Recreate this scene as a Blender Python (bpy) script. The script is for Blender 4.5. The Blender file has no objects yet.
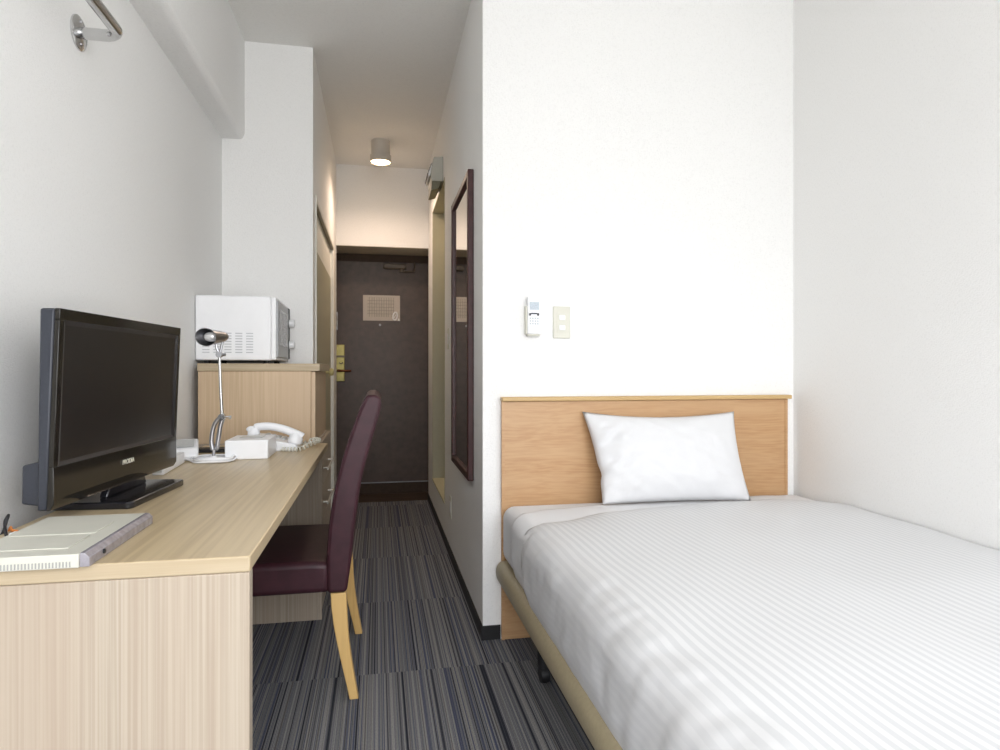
import bpy, bmesh, math, random
from mathutils import Vector, Matrix, noise
random.seed(7)
scn = bpy.context.scene
COL = scn.collection
PI = math.pi

# ------------------------------------------------------------------ helpers
def box(bm, x0, x1, y0, y1, z0, z1, mi=0):
    v = [bm.verts.new((x, y, z)) for x in (x0, x1) for y in (y0, y1) for z in (z0, z1)]
    for f in ((0, 1, 3, 2), (4, 6, 7, 5), (0, 4, 5, 1), (2, 3, 7, 6), (0, 2, 6, 4), (1, 5, 7, 3)):
        fc = bm.faces.new([v[i] for i in f]); fc.material_index = mi
    return v

def prism(bm, pts, axis, a, b, mi=0):
    """extrude closed 2D outline along an axis; x:(y,z)  y:(x,z)  z:(x,y)"""
    def mk(p, t):
        return {'x': (t, p[0], p[1]), 'y': (p[0], t, p[1]), 'z': (p[0], p[1], t)}[axis]
    A = [bm.verts.new(mk(p, a)) for p in pts]
    B = [bm.verts.new(mk(p, b)) for p in pts]
    n = len(pts)
    bm.faces.new(A).material_index = mi
    bm.faces.new(B[::-1]).material_index = mi
    for i in range(n):
        bm.faces.new((A[i], B[i], B[(i + 1) % n], A[(i + 1) % n])).material_index = mi

def tube(bm, pts, r, seg=12, cap=True, mi=0):
    pts = [Vector(p) for p in pts]
    rs = r if isinstance(r, (list, tuple)) else [r] * len(pts)
    t0 = (pts[1] - pts[0]).normalized()
    up = Vector((0, 0, 1)) if abs(t0.z) < .9 else Vector((1, 0, 0))
    n = t0.cross(up).normalized()
    rings = []
    for i, p in enumerate(pts):
        if i == 0: t = t0
        elif i == len(pts) - 1: t = (pts[i] - pts[i - 1]).normalized()
        else: t = ((pts[i + 1] - p).normalized() + (p - pts[i - 1]).normalized()).normalized()
        n = (n - t * n.dot(t)).normalized()
        b = t.cross(n)
        rings.append([bm.verts.new(p + (n * math.cos(2 * PI * k / seg) + b * math.sin(2 * PI * k / seg)) * rs[i]) for k in range(seg)])
    for a, b_ in zip(rings, rings[1:]):
        for k in range(seg):
            bm.faces.new((a[k], a[(k + 1) % seg], b_[(k + 1) % seg], b_[k])).material_index = mi
    if cap:
        bm.faces.new(rings[0][::-1]).material_index = mi
        bm.faces.new(rings[-1]).material_index = mi

def lathe(bm, prof, M=None, seg=32, mi=0):
    """prof: (r,z) pairs"""
    M = M or Matrix()
    rings = []
    for r, z in prof:
        if r < 1e-6: rings.append([bm.verts.new(M @ Vector((0, 0, z)))])
        else: rings.append([bm.verts.new(M @ Vector((r * math.cos(2 * PI * k / seg), r * math.sin(2 * PI * k / seg), z))) for k in range(seg)])
    for a, b in zip(rings, rings[1:]):
        for k in range(seg):
            k2 = (k + 1) % seg
            if len(a) == 1 and len(b) == 1: continue
            if len(a) == 1: f = bm.faces.new((a[0], b[k2], b[k]))
            elif len(b) == 1: f = bm.faces.new((a[k], a[k2], b[0]))
            else: f = bm.faces.new((a[k], a[k2], b[k2], b[k]))
            f.material_index = mi

def dirM(loc, d):
    return Matrix.Translation(loc) @ Vector(d).to_track_quat('Z', 'Y').to_matrix().to_4x4()

def smooth_path(pts, n=6):
    pts = [Vector(p) for p in pts]; out = []
    for i in range(len(pts) - 1):
        p0 = pts[max(i - 1, 0)]; p1 = pts[i]; p2 = pts[i + 1]; p3 = pts[min(i + 2, len(pts) - 1)]
        for k in range(n):
            t = k / n
            out.append(.5 * ((2 * p1) + (p2 - p0) * t + (2 * p0 - 5 * p1 + 4 * p2 - p3) * t * t + (3 * p1 - p0 - 3 * p2 + p3) * t ** 3))
    out.append(pts[-1]); return out

def obj(name, bm, mat, parent=None, off=None, bevel=0, seg=2, smooth=False, flip=True):
    if off is not None:
        bmesh.ops.translate(bm, verts=bm.verts, vec=-Vector(off))
    if flip: bmesh.ops.recalc_face_normals(bm, faces=bm.faces)
    me = bpy.data.meshes.new(name); bm.to_mesh(me); bm.free()
    o = bpy.data.objects.new(name, me); COL.objects.link(o)
    for m in (mat if isinstance(mat, (list, tuple)) else [mat]): me.materials.append(m)
    if parent: o.parent = parent
    if bevel:
        b = o.modifiers.new('b', 'BEVEL'); b.width = bevel; b.segments = seg; b.limit_method = 'ANGLE'; b.angle_limit = math.radians(35)
        b.harden_normals = False
    if smooth or bevel:
        me.polygons.foreach_set('use_smooth', [True] * len(me.polygons))
        if not smooth or smooth == 'auto':
            me.set_sharp_from_angle(angle=math.radians(35))
    return o

def NB(): return bmesh.new()

def tag(o, label, cat, group=None):
    o['label'] = label; o['category'] = cat
    if group: o['group'] = group
    return o

def thing(name, label, cat, loc, rz=0, group=None):
    o = bpy.data.objects.new(name, None); COL.objects.link(o)
    o.location = loc; o.rotation_euler = (0, 0, rz); o.empty_display_size = .05
    return tag(o, label, cat, group)

def struct(name, bm, mat, parent=None, **k):
    o = obj(name, bm, mat, parent, **k)
    if not parent: o['kind'] = 'structure'
    return o

def text_bm(txt, size, depth=.0006):
    c = bpy.data.curves.new('t', 'FONT'); c.body = txt; c.size = size; c.extrude = depth; c.align_x = 'CENTER'; c.align_y = 'CENTER'
    o = bpy.data.objects.new('t', c); COL.objects.link(o)
    bpy.context.view_layer.update()
    me = bpy.data.meshes.new_from_object(o.evaluated_get(bpy.context.evaluated_depsgraph_get()))
    bm = NB(); bm.from_mesh(me)
    bpy.data.objects.remove(o); bpy.data.curves.remove(c); bpy.data.meshes.remove(me)
    return bm

# ------------------------------------------------------------------ materials
def mat(name, col, rough=.5, metal=0, spec=.5, emis=None, estr=0, trans=0, coat=0, sheen=0):
    m = bpy.data.materials.new(name); m.use_nodes = True
    p = m.node_tree.nodes['Principled BSDF']
    p.inputs['Base Color'].default_value = (*col, 1)
    p.inputs['Roughness'].default_value = rough; p.inputs['Metallic'].default_value = metal
    p.inputs['Specular IOR Level'].default_value = spec
    p.inputs['Transmission Weight'].default_value = trans
    p.inputs['Coat Weight'].default_value = coat; p.inputs['Sheen Weight'].default_value = sheen
    if emis: p.inputs['Emission Color'].default_value = (*emis, 1); p.inputs['Emission Strength'].default_value = estr
    return m

def N(m, t, **k):
    n = m.node_tree.nodes.new(t)
    for a, b in k.items(): setattr(n, a, b)
    return n

def L(m, a, b): m.node_tree.links.new(a, b)

def speckle(m, scale=60, amt=.06, bump=.0, bscale=None, stretch=(1, 1, 1)):
    """subtle colour noise + bump: keeps plain surfaces procedural"""
    p = m.node_tree.nodes['Principled BSDF']; c = tuple(p.inputs['Base Color'].default_value)[:3]
    tc = N(m, 'ShaderNodeTexCoord'); mp = N(m, 'ShaderNodeMapping'); mp.inputs['Scale'].default_value = stretch
    L(m, tc.outputs['Object'], mp.inputs[0])
    nz = N(m, 'ShaderNodeTexNoise'); nz.inputs['Scale'].default_value = scale; nz.inputs['Detail'].default_value = 4
    L(m, mp.outputs[0], nz.inputs['Vector'])
    r = N(m, 'ShaderNodeValToRGB')
    r.color_ramp.elements[0].position = .3; r.color_ramp.elements[1].position = .7
    r.color_ramp.elements[0].color = (*[x * (1 - amt) for x in c], 1); r.color_ramp.elements[1].color = (*[min(1, x * (1 + amt)) for x in c], 1)
    L(m, nz.outputs['Fac'], r.inputs[0]); L(m, r.outputs[0], p.inputs['Base Color'])
    if bump:
        n2 = N(m, 'ShaderNodeTexNoise'); n2.inputs['Scale'].default_value = bscale or scale * 3; n2.inputs['Detail'].default_value = 3
        L(m, mp.outputs[0], n2.inputs['Vector'])
        b = N(m, 'ShaderNodeBump'); b.inputs['Strength'].default_value = bump; b.inputs['Distance'].default_value = .002
        L(m, n2.outputs['Fac'], b.inputs['Height']); L(m, b.outputs[0], p.inputs['Normal'])
    return m

def wood(name, c1, c2, c3, along='y', fine=160, broad=14, rough=.42, stretch=.02, wav=.0):
    m = mat(name, c1, rough); p = m.node_tree.nodes['Principled BSDF']
    tc = N(m, 'ShaderNodeTexCoord'); mp = N(m, 'ShaderNodeMapping')
    L(m, tc.outputs['Object'], mp.inputs[0])
    s = [1, 1, 1]; s['xyz'.index(along)] = stretch; mp.inputs['Scale'].default_value = s
    vec = mp.outputs[0]
    if wav:
        wn = N(m, 'ShaderNodeTexNoise'); wn.inputs['Scale'].default_value = 3.2; wn.inputs['Detail'].default_value = 2
        mw = N(m, 'ShaderNodeMapping'); s2 = [1, 1, 1]; s2['xyz'.index(along)] = .5; mw.inputs['Scale'].default_value = s2
        L(m, tc.outputs['Object'], mw.inputs[0]); L(m, mw.outputs[0], wn.inputs['Vector'])
        va = N(m, 'ShaderNodeVectorMath', operation='MULTIPLY_ADD'); L(m, wn.outputs['Color'], va.inputs[0])
        va.inputs[1].default_value = (wav, wav, wav); L(m, vec, va.inputs[2]); vec = va.outputs[0]
    n1 = N(m, 'ShaderNodeTexNoise'); n1.inputs['Scale'].default_value = fine; n1.inputs['Detail'].default_value = 2; L(m, vec, n1.inputs['Vector'])
    n2 = N(m, 'ShaderNodeTexNoise'); n2.inputs['Scale'].default_value = broad; n2.inputs['Detail'].default_value = 3; L(m, vec, n2.inputs['Vector'])
    r1 = N(m, 'ShaderNodeValToRGB'); e = r1.color_ramp.elements; e[0].position = .36; e[1].position = .62; e[0].color = (*c2, 1); e[1].color = (*c1, 1)
    L(m, n1.outputs['Fac'], r1.inputs[0])
    r2 = N(m, 'ShaderNodeValToRGB'); e = r2.color_ramp.elements; e[0].position = .38; e[1].position = .66; e[0].color = (0, 0, 0, 1); e[1].color = (1, 1, 1, 1)
    L(m, n2.outputs['Fac'], r2.inputs[0])
    mx = N(m, 'ShaderNodeMix', data_type='RGBA'); mul = N(m, 'ShaderNodeMath', operation='MULTIPLY'); mul.inputs[1].default_value = .7
    L(m, r2.outputs[0], mul.inputs[0]); L(m, mul.outputs[0], mx.inputs['Factor']); L(m, r1.outputs[0], mx.inputs['A']); mx.inputs['B'].default_value = (*c3, 1)
    L(m, mx.outputs['Result'], p.inputs['Base Color'])
    return m

WALLC = (.885, .882, .868)
M = {}
def wallpaper(name, c):
    m = mat(name, c, .75, spec=.25); p = m.node_tree.nodes['Principled BSDF']
    tc = N(m, 'ShaderNodeTexCoord')
    a = N(m, 'ShaderNodeTexNoise'); a.inputs['Scale'].default_value = 1; a.inputs['Detail'].default_value = 2
    mp = N(m, 'ShaderNodeMapping'); mp.inputs['Scale'].default_value = (120, 120, 380); L(m, tc.outputs['Object'], mp.inputs[0]); L(m, mp.outputs[0], a.inputs['Vector'])
    b = N(m, 'ShaderNodeTexNoise'); b.inputs['Scale'].default_value = 1; b.inputs['Detail'].default_value = 2
    mp2 = N(m, 'ShaderNodeMapping'); mp2.inputs['Scale'].default_value = (380, 380, 90); L(m, tc.outputs['Object'], mp2.inputs[0]); L(m, mp2.outputs[0], b.inputs['Vector'])
    ad = N(m, 'ShaderNodeMath', operation='ADD'); L(m, a.outputs['Fac'], ad.inputs[0]); L(m, b.outputs['Fac'], ad.inputs[1])
    bu = N(m, 'ShaderNodeBump'); bu.inputs['Strength'].default_value = .6; bu.inputs['Distance'].default_value = .0012
    L(m, ad.outputs[0], bu.inputs['Height']); L(m, bu.outputs[0], p.inputs['Normal'])
    r = N(m, 'ShaderNodeValToRGB'); r.color_ramp.elements[0].position = .7; r.color_ramp.elements[1].position = 1.3 / 1.3
    r.color_ramp.elements[0].color = (*[x * .965 for x in c], 1); r.color_ramp.elements[1].color = (*[min(1, x * 1.03) for x in c], 1)
    L(m, ad.outputs[0], r.inputs[0]); L(m, r.outputs[0], p.inputs['Base Color'])
    return m
M['wall'] = wallpaper('wallpaper', WALLC)
M['ceil'] = wallpaper("ceiling_paper", (.86, .85, .82))
M['woodtop'] = wood('desk_top_ash', (.58, .46, .285), (.47, .36, .21), (.60, .475, .30), 'y', 105, 9, .34)
M['woodpanel'] = wood('ash_panel', (.475, .41, .325), (.375, .305, .23), (.435, .345, .265), 'z', 210, 7, .5, .006)
M['woodedge'] = wood('ash_edge', (.51, .415, .285), (.42, .325, .205), (.485, .385, .25), 'x', 160, 14, .45)
M['woodhutch'] = wood('ash_hutch', (.63, .475, .315), (.55, .40, .25), (.59, .43, .28), 'z', 130, 10, .45)
M['head'] = wood('cherry_headboard', (.55, .335, .17), (.48, .27, .128), (.58, .365, .195), 'x', 150, 16, .38, .07, .05)
M['headcap'] = wood('headboard_cap', (.60, .41, .18), (.53, .35, .15), (.64, .44, .21), 'x', 120, 12, .4)
M['chairleg'] = wood('beech_leg', (.70, .45, .17), (.63, .39, .14), (.73, .49, .20), 'z', 120, 12, .35)
M['white'] = speckle(mat('white_plastic', (.90, .905, .92), .35), 30, .01)
M['cream'] = speckle(mat('cream_plastic', (.60, .59, .52), .45), 30, .02)
M['ivory'] = speckle(mat('ivory_plastic', (.72, .71, .62), .4), 30, .02)
M['black'] = speckle(mat('black_gloss', (.012, .012, .015), .12), 30, .1)
M['tvside'] = speckle(mat('tv_grey_plastic', (.030, .034, .046), .42), 200, .08)
M['bezel'] = speckle(mat('tv_bezel', (.016, .014, .011), .12, spec=.42), 30, .1)
M['screen'] = speckle(mat('tv_screen', (.013, .011, .010), .28, spec=.5), 30, .1)
M['matblack'] = speckle(mat('matte_black', (.015, .015, .017), .55), 60, .1)
M['chrome'] = speckle(mat('chrome', (.62, .62, .62), .16, 1), 30, .02)
M['handle'] = speckle(mat('satin_nickel', (.75, .74, .70), .38, .8), 30, .02)
M['steel'] = speckle(mat('brushed_steel', (.42, .42, .44), .28, 1), 80, .05)
M['brass'] = speckle(mat('brass_plate', (.58, .52, .20), .45, .5), 60, .06)
M['leather'] = speckle(mat('burgundy_leather', (.045, .014, .020), .46, spec=.35), 25, .18, .18, 420)
M['rail'] = speckle(mat('tan_vinyl', (.40, .34, .22), .45), 90, .06, .08, 500)
M['door'] = speckle(mat('brown_door', (.075, .050, .038), .42), 22, .18, .05, 160)
M['doorframe'] = speckle(mat('door_frame', (.55, .50, .40), .5), 40, .06)
M['entry'] = speckle(mat('entry_vinyl', (.062, .043, .032), .7, spec=.2), 40, .12)
M['base'] = speckle(mat('black_baseboard', (.012, .012, .013), .5), 60, .1)
M['closetdoor'] = speckle(mat('closet_door', (.45, .43, .32), .5), 30, .02)
M['closettrim'] = speckle(mat('closet_trim', (.84, .83, .76), .5), 30, .02)
M['track'] = speckle(mat('olive_track', (.26, .23, .16), .5), 30, .05)
M['bath'] = speckle(mat('bath_beige', (.60, .56, .38), .5), 30, .02)
M['mirframe'] = speckle(mat('mahogany_frame', (.055, .015, .015), .42), 50, .15)
M['mirror'] = mat('mirror_glass', (.80, .80, .78), .015, 1)
M['sheet'] = speckle(mat('white_sheet', (.80, .80, .81), .85, spec=.2, sheen=.1), 14, .008, .12, 300)
M['hem'] = speckle(mat('white_hem', (.90, .90, .905), .7, spec=.2), 30, .005)
M['pillow'] = speckle(mat('pillow_cotton', (.75, .75, .76), .85, spec=.2, sheen=.1), 14, .006, .10, 300)
M['mesh'] = speckle(mat('oven_window', (.24, .24, .25), .22), 200, .1)
M['dark'] = speckle(mat('dark_recess', (.03, .03, .03), .6), 30, .05)
M['lampglass'] = mat('ceiling_lamp_glow', (1, .9, .75), .4, emis=(1, .72, .42), estr=14)
M['lampbody'] = speckle(mat('lamp_cylinder', (.55, .52, .47), .4), 30, .02)
M['bulb'] = mat('unlit_bulb', (.8, .8, .8), .12, .3, coat=1)
M['slats'] = speckle(mat('smoky_plastic', (.33, .31, .34), .18, .25), 70, .18)
M['yellow'] = speckle(mat('yellow_knob', (.62, .54, .25), .4), 30, .03)
M['orange'] = speckle(mat('orange_cord', (.75, .25, .05), .5), 30, .03)
M['lcd'] = speckle(mat('grey_label', (.55, .56, .55), .3), 200, .08)
M['greyprint'] = speckle(mat('grey_print', (.42, .46, .50), .5), 200, .05)
M['ventgrey'] = speckle(mat('grey_green_plastic', (.56, .56, .50), .45), 30, .03)
M['vent2'] = speckle(mat('olive_grille', (.20, .19, .13), .5), 200, .15)
M['closer'] = speckle(mat('bronze_closer', (.13, .105, .08), .45), 40, .06)
M['paper'] = None

def paper_mat():
    m = mat('notice_paper', (.55, .5, .44), .6); p = m.node_tree.nodes['Principled BSDF']
    tc = N(m, 'ShaderNodeTexCoord')
    bt = N(m, 'ShaderNodeTexBrick'); bt.offset = 0
    mp = N(m, 'ShaderNodeMapping'); mp.inputs['Rotation'].default_value = (PI / 2, 0, 0); L(m, tc.outputs['Object'], mp.inputs[0]); L(m, mp.outputs[0], bt.inputs['Vector'])
    bt.inputs['Color1'].default_value = (.56, .51, .45, 1); bt.inputs['Color2'].default_value = (.50, .46, .40, 1); bt.inputs['Mortar'].default_value = (.27, .24, .21, 1)
    bt.inputs['Scale'].default_value = 1; bt.inputs['Mortar Size'].default_value = .0018; bt.inputs['Brick Width'].default_value = .02; bt.inputs['Row Height'].default_value = .028
    L(m, bt.outputs['Color'], p.inputs['Base Color']); return m
M['paper'] = paper_mat()
M['paperplain'] = speckle(mat('notice_margin', (.56, .51, .46), .6), 40, .03)

def carpet_mat():
    m = mat('striped_carpet', (.1, .1, .1), .95, spec=.1); p = m.node_tree.nodes['Principled BSDF']
    tc = N(m, 'ShaderNodeTexCoord'); sp = N(m, 'ShaderNodeSeparateXYZ'); L(m, tc.outputs['Object'], sp.inputs[0])
    def mth(op, a, b=None):
        n = N(m, 'ShaderNodeMath', operation=op)
        for i, v in enumerate((a, b)):
            if v is None: continue
            if isinstance(v, (int, float)): n.inputs[i].default_value = v
            else: L(m, v, n.inputs[i])
        return n.outputs[0]
    row = mth('FLOOR', mth('DIVIDE', mth('ADD', sp.outputs['Y'], -.165), .69))
    col = mth('FLOOR', mth('DIVIDE', mth('ADD', sp.outputs['X'], 5.13), .69))
    off = mth('MULTIPLY', mth('ADD', mth('MULTIPLY', row, 3.71), mth('MULTIPLY', col, 1.93)), 1.37)
    cmb = N(m, 'ShaderNodeCombineXYZ'); L(m, sp.outputs['X'], cmb.inputs[0]); L(m, off, cmb.inputs[1])
    def strip(scale, detail):
        n = N(m, 'ShaderNodeTexNoise'); n.inputs['Scale'].default_value = 1; n.inputs['Detail'].default_value = detail
        mp = N(m, 'ShaderNodeMapping'); mp.inputs['Scale'].default_value = (scale, 1, 1); L(m, cmb.outputs[0], mp.inputs[0]); L(m, mp.outputs[0], n.inputs['Vector'])
        return n.outputs['Fac']
    a = strip(125, 1.5)
    r = N(m, 'ShaderNodeValToRGB'); r.color_ramp.interpolation = 'LINEAR'
    e = r.color_ramp.elements
    e[0].position = .34; e[0].color = (.012, .013, .018, 1)
    e[1].position = .41; e[1].color = (.068, .067, .070, 1)
    for pos, c in ((.47, (.105, .104, .104)), (.50, (.030, .034, .052)), (.53, (.034, .038, .058)), (.56, (.108, .106, .105)), (.63, (.135, .131, .125)), (.67, (.055, .052, .052))):
        x = e.new(pos); x.color = (*c, 1)
    L(m, a, r.inputs[0])
    b = strip(14, 1)
    # fine pile along y
    n = N(m, 'ShaderNodeTexNoise'); n.inputs['Scale'].default_value = 1; n.inputs['Detail'].default_value = 2
    mp = N(m, 'ShaderNodeMapping'); mp.inputs['Scale'].default_value = (420, 260, 1); L(m, tc.outputs['Object'], mp.inputs[0]); L(m, mp.outputs[0], n.inputs['Vector'])
    f = mth('ADD', mth('MULTIPLY', n.outputs['Fac'], 1.5), .25)
    f2 = mth('MULTIPLY', f, mth('ADD', mth('MULTIPLY', b, .8), 1.85))
    mx = N(m, 'ShaderNodeVectorMath', operation='SCALE'); L(m, r.outputs[0], mx.inputs[0]); L(m, f2, mx.inputs['Scale'])
    L(m, mx.outputs[0], p.inputs['Base Color'])
    bu = N(m, 'ShaderNodeBump'); bu.inputs['Strength'].default_value = .5; bu.inputs['Distance'].default_value = .003
    L(m, n.outputs['Fac'], bu.inputs['Height']); L(m, bu.outputs[0], p.inputs['Normal'])
    return m
M['carpet'] = carpet_mat()

def duvet_mat():
    m = mat('striped_satin', (.82, .82, .83), .75, spec=.3, sheen=.1); p = m.node_tree.nodes['Principled BSDF']
    uv = N(m, 'ShaderNodeUVMap'); uv.uv_map = 'UVMap'
    sp = N(m, 'ShaderNodeSeparateXYZ'); L(m, uv.outputs[0], sp.inputs[0])
    mu = N(m, 'ShaderNodeMath', operation='MULTIPLY'); mu.inputs[1].default_value = 2 * PI / .021; L(m, sp.outputs[0], mu.inputs[0])
    si = N(m, 'ShaderNodeMath', operation='SINE'); L(m, mu.outputs[0], si.inputs[0])
    r = N(m, 'ShaderNodeValToRGB'); e = r.color_ramp.elements
    e[0].position = .42; e[1].position = .58; e[0].color = (.63, .635, .645, 1); e[1].color = (.74, .74, .745, 1)
    ma = N(m, 'ShaderNodeMath', operation='MULTIPLY_ADD'); ma.inputs[1].default_value = .5; ma.inputs[2].default_value = .5; L(m, si.outputs[0], ma.inputs[0])
    mr = N(m, 'ShaderNodeMapRange'); mr.inputs['From Min'].default_value = .19; mr.inputs['From Max'].default_value = .30; mr.inputs['To Min'].default_value = .35; L(m, sp.outputs[0], mr.inputs['Value'])
    fm = N(m, 'ShaderNodeMix', data_type='RGBA'); L(m, mr.outputs['Result'], fm.inputs['Factor']); fm.inputs['A'].default_value = (.72, .72, .73, 1); L(m, r.outputs[0], fm.inputs['B'])
    L(m, ma.outputs[0], r.inputs[0]); L(m, fm.outputs['Result'], p.inputs['Base Color'])
    r3 = N(m, 'ShaderNodeValToRGB'); e = r3.color_ramp.elements; e[0].position = .42; e[1].position = .58; e[0].color = (.5,) * 3 + (1,); e[1].color = (.8,) * 3 + (1,)
    L(m, ma.outputs[0], r3.inputs[0]); L(m, r3.outputs[0], p.inputs['Roughness'])
    return m
M['duvet'] = duvet_mat()

# ------------------------------------------------------------------ the room
XL, XR, YB, YW, YD, ZC = -.75, 1.75, -1.5, 2.438, 5.145, 2.67
XK = .40           # corridor wall
YC, XC = 3.31, -.321
bm = NB(); box(bm, XL - .1, XR + .1, YB - .1, 5.60, -.08, 0); struct('floor', bm, M['carpet'])
bm = NB(); box(bm, XL - .1, XR + .1, YB - .1, 5.60, ZC, ZC + .08); struct('ceiling', bm, M['ceil'])
bm = NB(); box(bm, XL - .1, XL, YB, 5.60, 0, ZC); struct('wall_left', bm, M['wall'])
bm = NB(); box(bm, XR, XR + .1, YB, YW + .1, 0, ZC); struct('wall_right', bm, M['wall'])
bm = NB(); box(bm, XK, XR, YW, YW + .10, 0, ZC); struct('wall_headboard', bm, M['wall'])
R0, R1, RZ0, RZ1 = 3.86, 4.74, .235, 2.226
bm = NB()
box(bm, XK, XK + .12, YW + .10, R0, 0, ZC); box(bm, XK, XK + .12, R1, YD, 0, ZC); box(bm, XK + .05, XK + .12, YD, 5.60, 0, ZC)
box(bm, XK, XK + .12, R0, R1, 0, RZ0); box(bm, XK, XK + .12, R0, R1, RZ1, ZC)
struct('wall_corridor', bm, M['wall'])
bm = NB(); box(bm, XL, XC, YC, 3.46, 0, ZC); box(bm, XL, XC, 3.46, 4.90, 1.965, ZC); box(bm, XL, XC, 4.90, YD, 0, ZC)
box(bm, XL, XC - .10, 3.46, 4.90, 0, 1.965)
struct('wall_closet', bm, M['wall'])
bm = NB(); box(bm, XL, XK + .05, YD, 5.48, 2.033, ZC); struct('wall_entrance', bm, M['wall'])
bm = NB(); box(bm, XL, XK + .12, 5.54, 5.60, 0, ZC); struct('wall_far', bm, M['door'])
# dark reveal boards round the entrance door
bm = NB(); box(bm, XL, XK + .05, YD + .004, 5.48, 2.0290, 2.033); box(bm, XC - .12, XC - .10, YD + .004, 5.48, 0, 2.029)
struct('trim_1', bm, M['doorframe'])
# back wall with a wide window
WX0, WX1, WZ0, WZ1 = -.68, 1.70, .25, 2.64
bm = NB(); box(bm, XL, WX0, YB - .1, YB, 0, ZC); box(bm, WX1, XR, YB - .1, YB, 0, ZC)
box(bm, WX0, WX1, YB - .1, YB, 0, WZ0); box(bm, WX0, WX1, YB - .1, YB, WZ1, ZC); struct('wall_back', bm, M['wall'])
bm = NB()
for x in (WX0, (WX0 + WX1) / 2 - .02, WX1 - .04): box(bm, x, x + .04, YB - .07, YB - .03, WZ0, WZ1)
box(bm, WX0, WX1, YB - .07, YB - .03, WZ0, WZ0 + .04); box(bm, WX0, WX1, YB - .07, YB - .03, WZ1 - .04, WZ1)
struct('window_1', bm, M['steel'])
# boxed beam along the left wall, lower edge rounded
bm = NB()
pts = [(XL, ZC), (XL, 2.185)]
for k in range(7):
    a = -PI / 2 + k * PI / 12
    pts.append((-.675 + .03 * math.cos(a), 2.215 + .03 * math.sin(a)))
pts.append((-.645, ZC))
prism(bm, pts, 'y', YB, YC); struct('trim_2', bm, M['wall'], smooth='auto')
# skirting
bm = NB(); box(bm, XK - .006, XK, YW - .006, YD, 0, .055); struct('baseboard_corridor', bm, M['base'])
bm = NB(); box(bm, XK, .4695, YW - .006, YW, 0, .055); struct('baseboard_headboard', bm, M['base'])
bm = NB(); box(bm, XC, XC + .004, 4.92, YD, 0, .055); struct('baseboard_closet', bm, M['base'])
# entry strip of brown vinyl and door
bm = NB(); box(bm, XC - .1, XK + .05, YD, 5.48, 0, .004); struct('trim_3', bm, M['entry'])
bm = NB(); box(bm, -.46, XK + .05, 5.48, 5.535, .10, 2.03); door = struct('door_1', bm, M['door'])
bm = NB(); box(bm, -.46, XK + .05, 5.468, 5.535, .004, .094); struct('door_sill', bm, M['entry'], door)
bm = NB(); box(bm, -.46, XK + .05, 5.466, 5.480, .094, .101); struct('sill_strip', bm, M['steel'], door)
bm = NB(); box(bm, -.46, XK + .05, 5.470, 5.480, 1.965, 2.028); box(bm, XK + .030, XK + .05, 5.470, 5.480, .1, 1.965); struct('door_frame', bm, M['entry'], door)
# lock plate with lever
bm = NB()
box(bm, -.345, -.275, 5.462, 5.4799, .955, 1.262); lk = struct('lock_plate', bm, M['brass'], door, bevel=.006)
bm = NB(); box(bm, -.348, -.272, 5.456, 5.4615, 1.155, 1.172); struct('lock_band', bm, M['track'], lk)
bm = NB(); tube(bm, [(-.318, 5.461, 1.112), (-.308, 5.452, 1.104), (-.298, 5.452, 1.104), (-.290, 5.461, 1.112)], .005, 8); struct('thumb_turn', bm, M['track'], lk, smooth=True)
bm = NB(); tube(bm, [(-.325, 5.461, 1.045), (-.325, 5.425, 1.045), (-.30, 5.415, 1.044), (-.218, 5.415, 1.043)], [.012, .011, .010, .008], 12); struct('door_lever', bm, mat('copper_lever', (.20, .07, .03), .3, .6), lk, smooth=True)
bm = NB(); box(bm, -.356, -.330, 5.472, 5.4799, 1.385, 1.535); ch = struct('chain_guard', bm, M['steel'], door, bevel=.003)
bm = NB(); tube(bm, smooth_path([(-.343, 5.468, 1.52), (-.335, 5.462, 1.47), (-.338, 5.462, 1.42), (-.345, 5.468, 1.39)]), .004, 8); struct('chain', bm, M['chrome'], ch, smooth=True)
# door closer
bm = NB(); box(bm, .045, .235, 5.435, 5.4799, 1.905, 1.950); cl = struct('door_closer', bm, M['closer'], door, bevel=.01)
bm = NB(); lathe(bm, [(0, -.012), (.02, -.012), (.02, .012), (0, .012)], Matrix.Translation((.20, 5.46, 1.893))); tube(bm, [(.20, 5.455, 1.885), (.30, 5.42, 1.885)], .007, 8)
tube(bm, [(.30, 5.42, 1.885), (.31, 5.47, 1.97)], .006, 8); struct('closer_arm', bm, M['closer'], cl, smooth='auto')
bm = NB(); lathe(bm, [(0, 0), (.010, 0), (.010, .004), (.004, .006), (0, .006)], dirM((.017, 5.4799, 1.432), (0, -1, 0)), 16); struct('peephole', bm, M['steel'], door, smooth='auto')
# notice taped on the door
t = thing('door_notice', 'paper evacuation notice with a printed grid taped to the brown entrance door', 'notice', (.03, 5.48, 1.47))
bm = NB(); box(bm, -.124, .184, 5.4775, 5.4795, 1.468, 1.683); obj('sheet', bm, M['paperplain'], t, t.location)
bm = NB(); box(bm, -.088, .135, 5.4765, 5.4773, 1.50, 1.665); obj('printed_grid', bm, M['paper'], t, t.location)
bm = NB(); tube(bm, [(.143 + .018 * math.cos(a) + .004 * math.sin(a), 5.474, 1.508 + .033 * math.sin(a)) for a in [2 * PI * k / 24 for k in range(25)]], .0065, 8, cap=False)
tube(bm, [(.133, 5.474, 1.492), (.150, 5.474, 1.522)], .003, 8)
prism(bm, [(.165, 1.469), (.183, 1.469), (.172, 1.492)], 'y', 5.4735, 5.476); obj('white_hook', bm, M['white'], t, t.location, smooth='auto')

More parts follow.
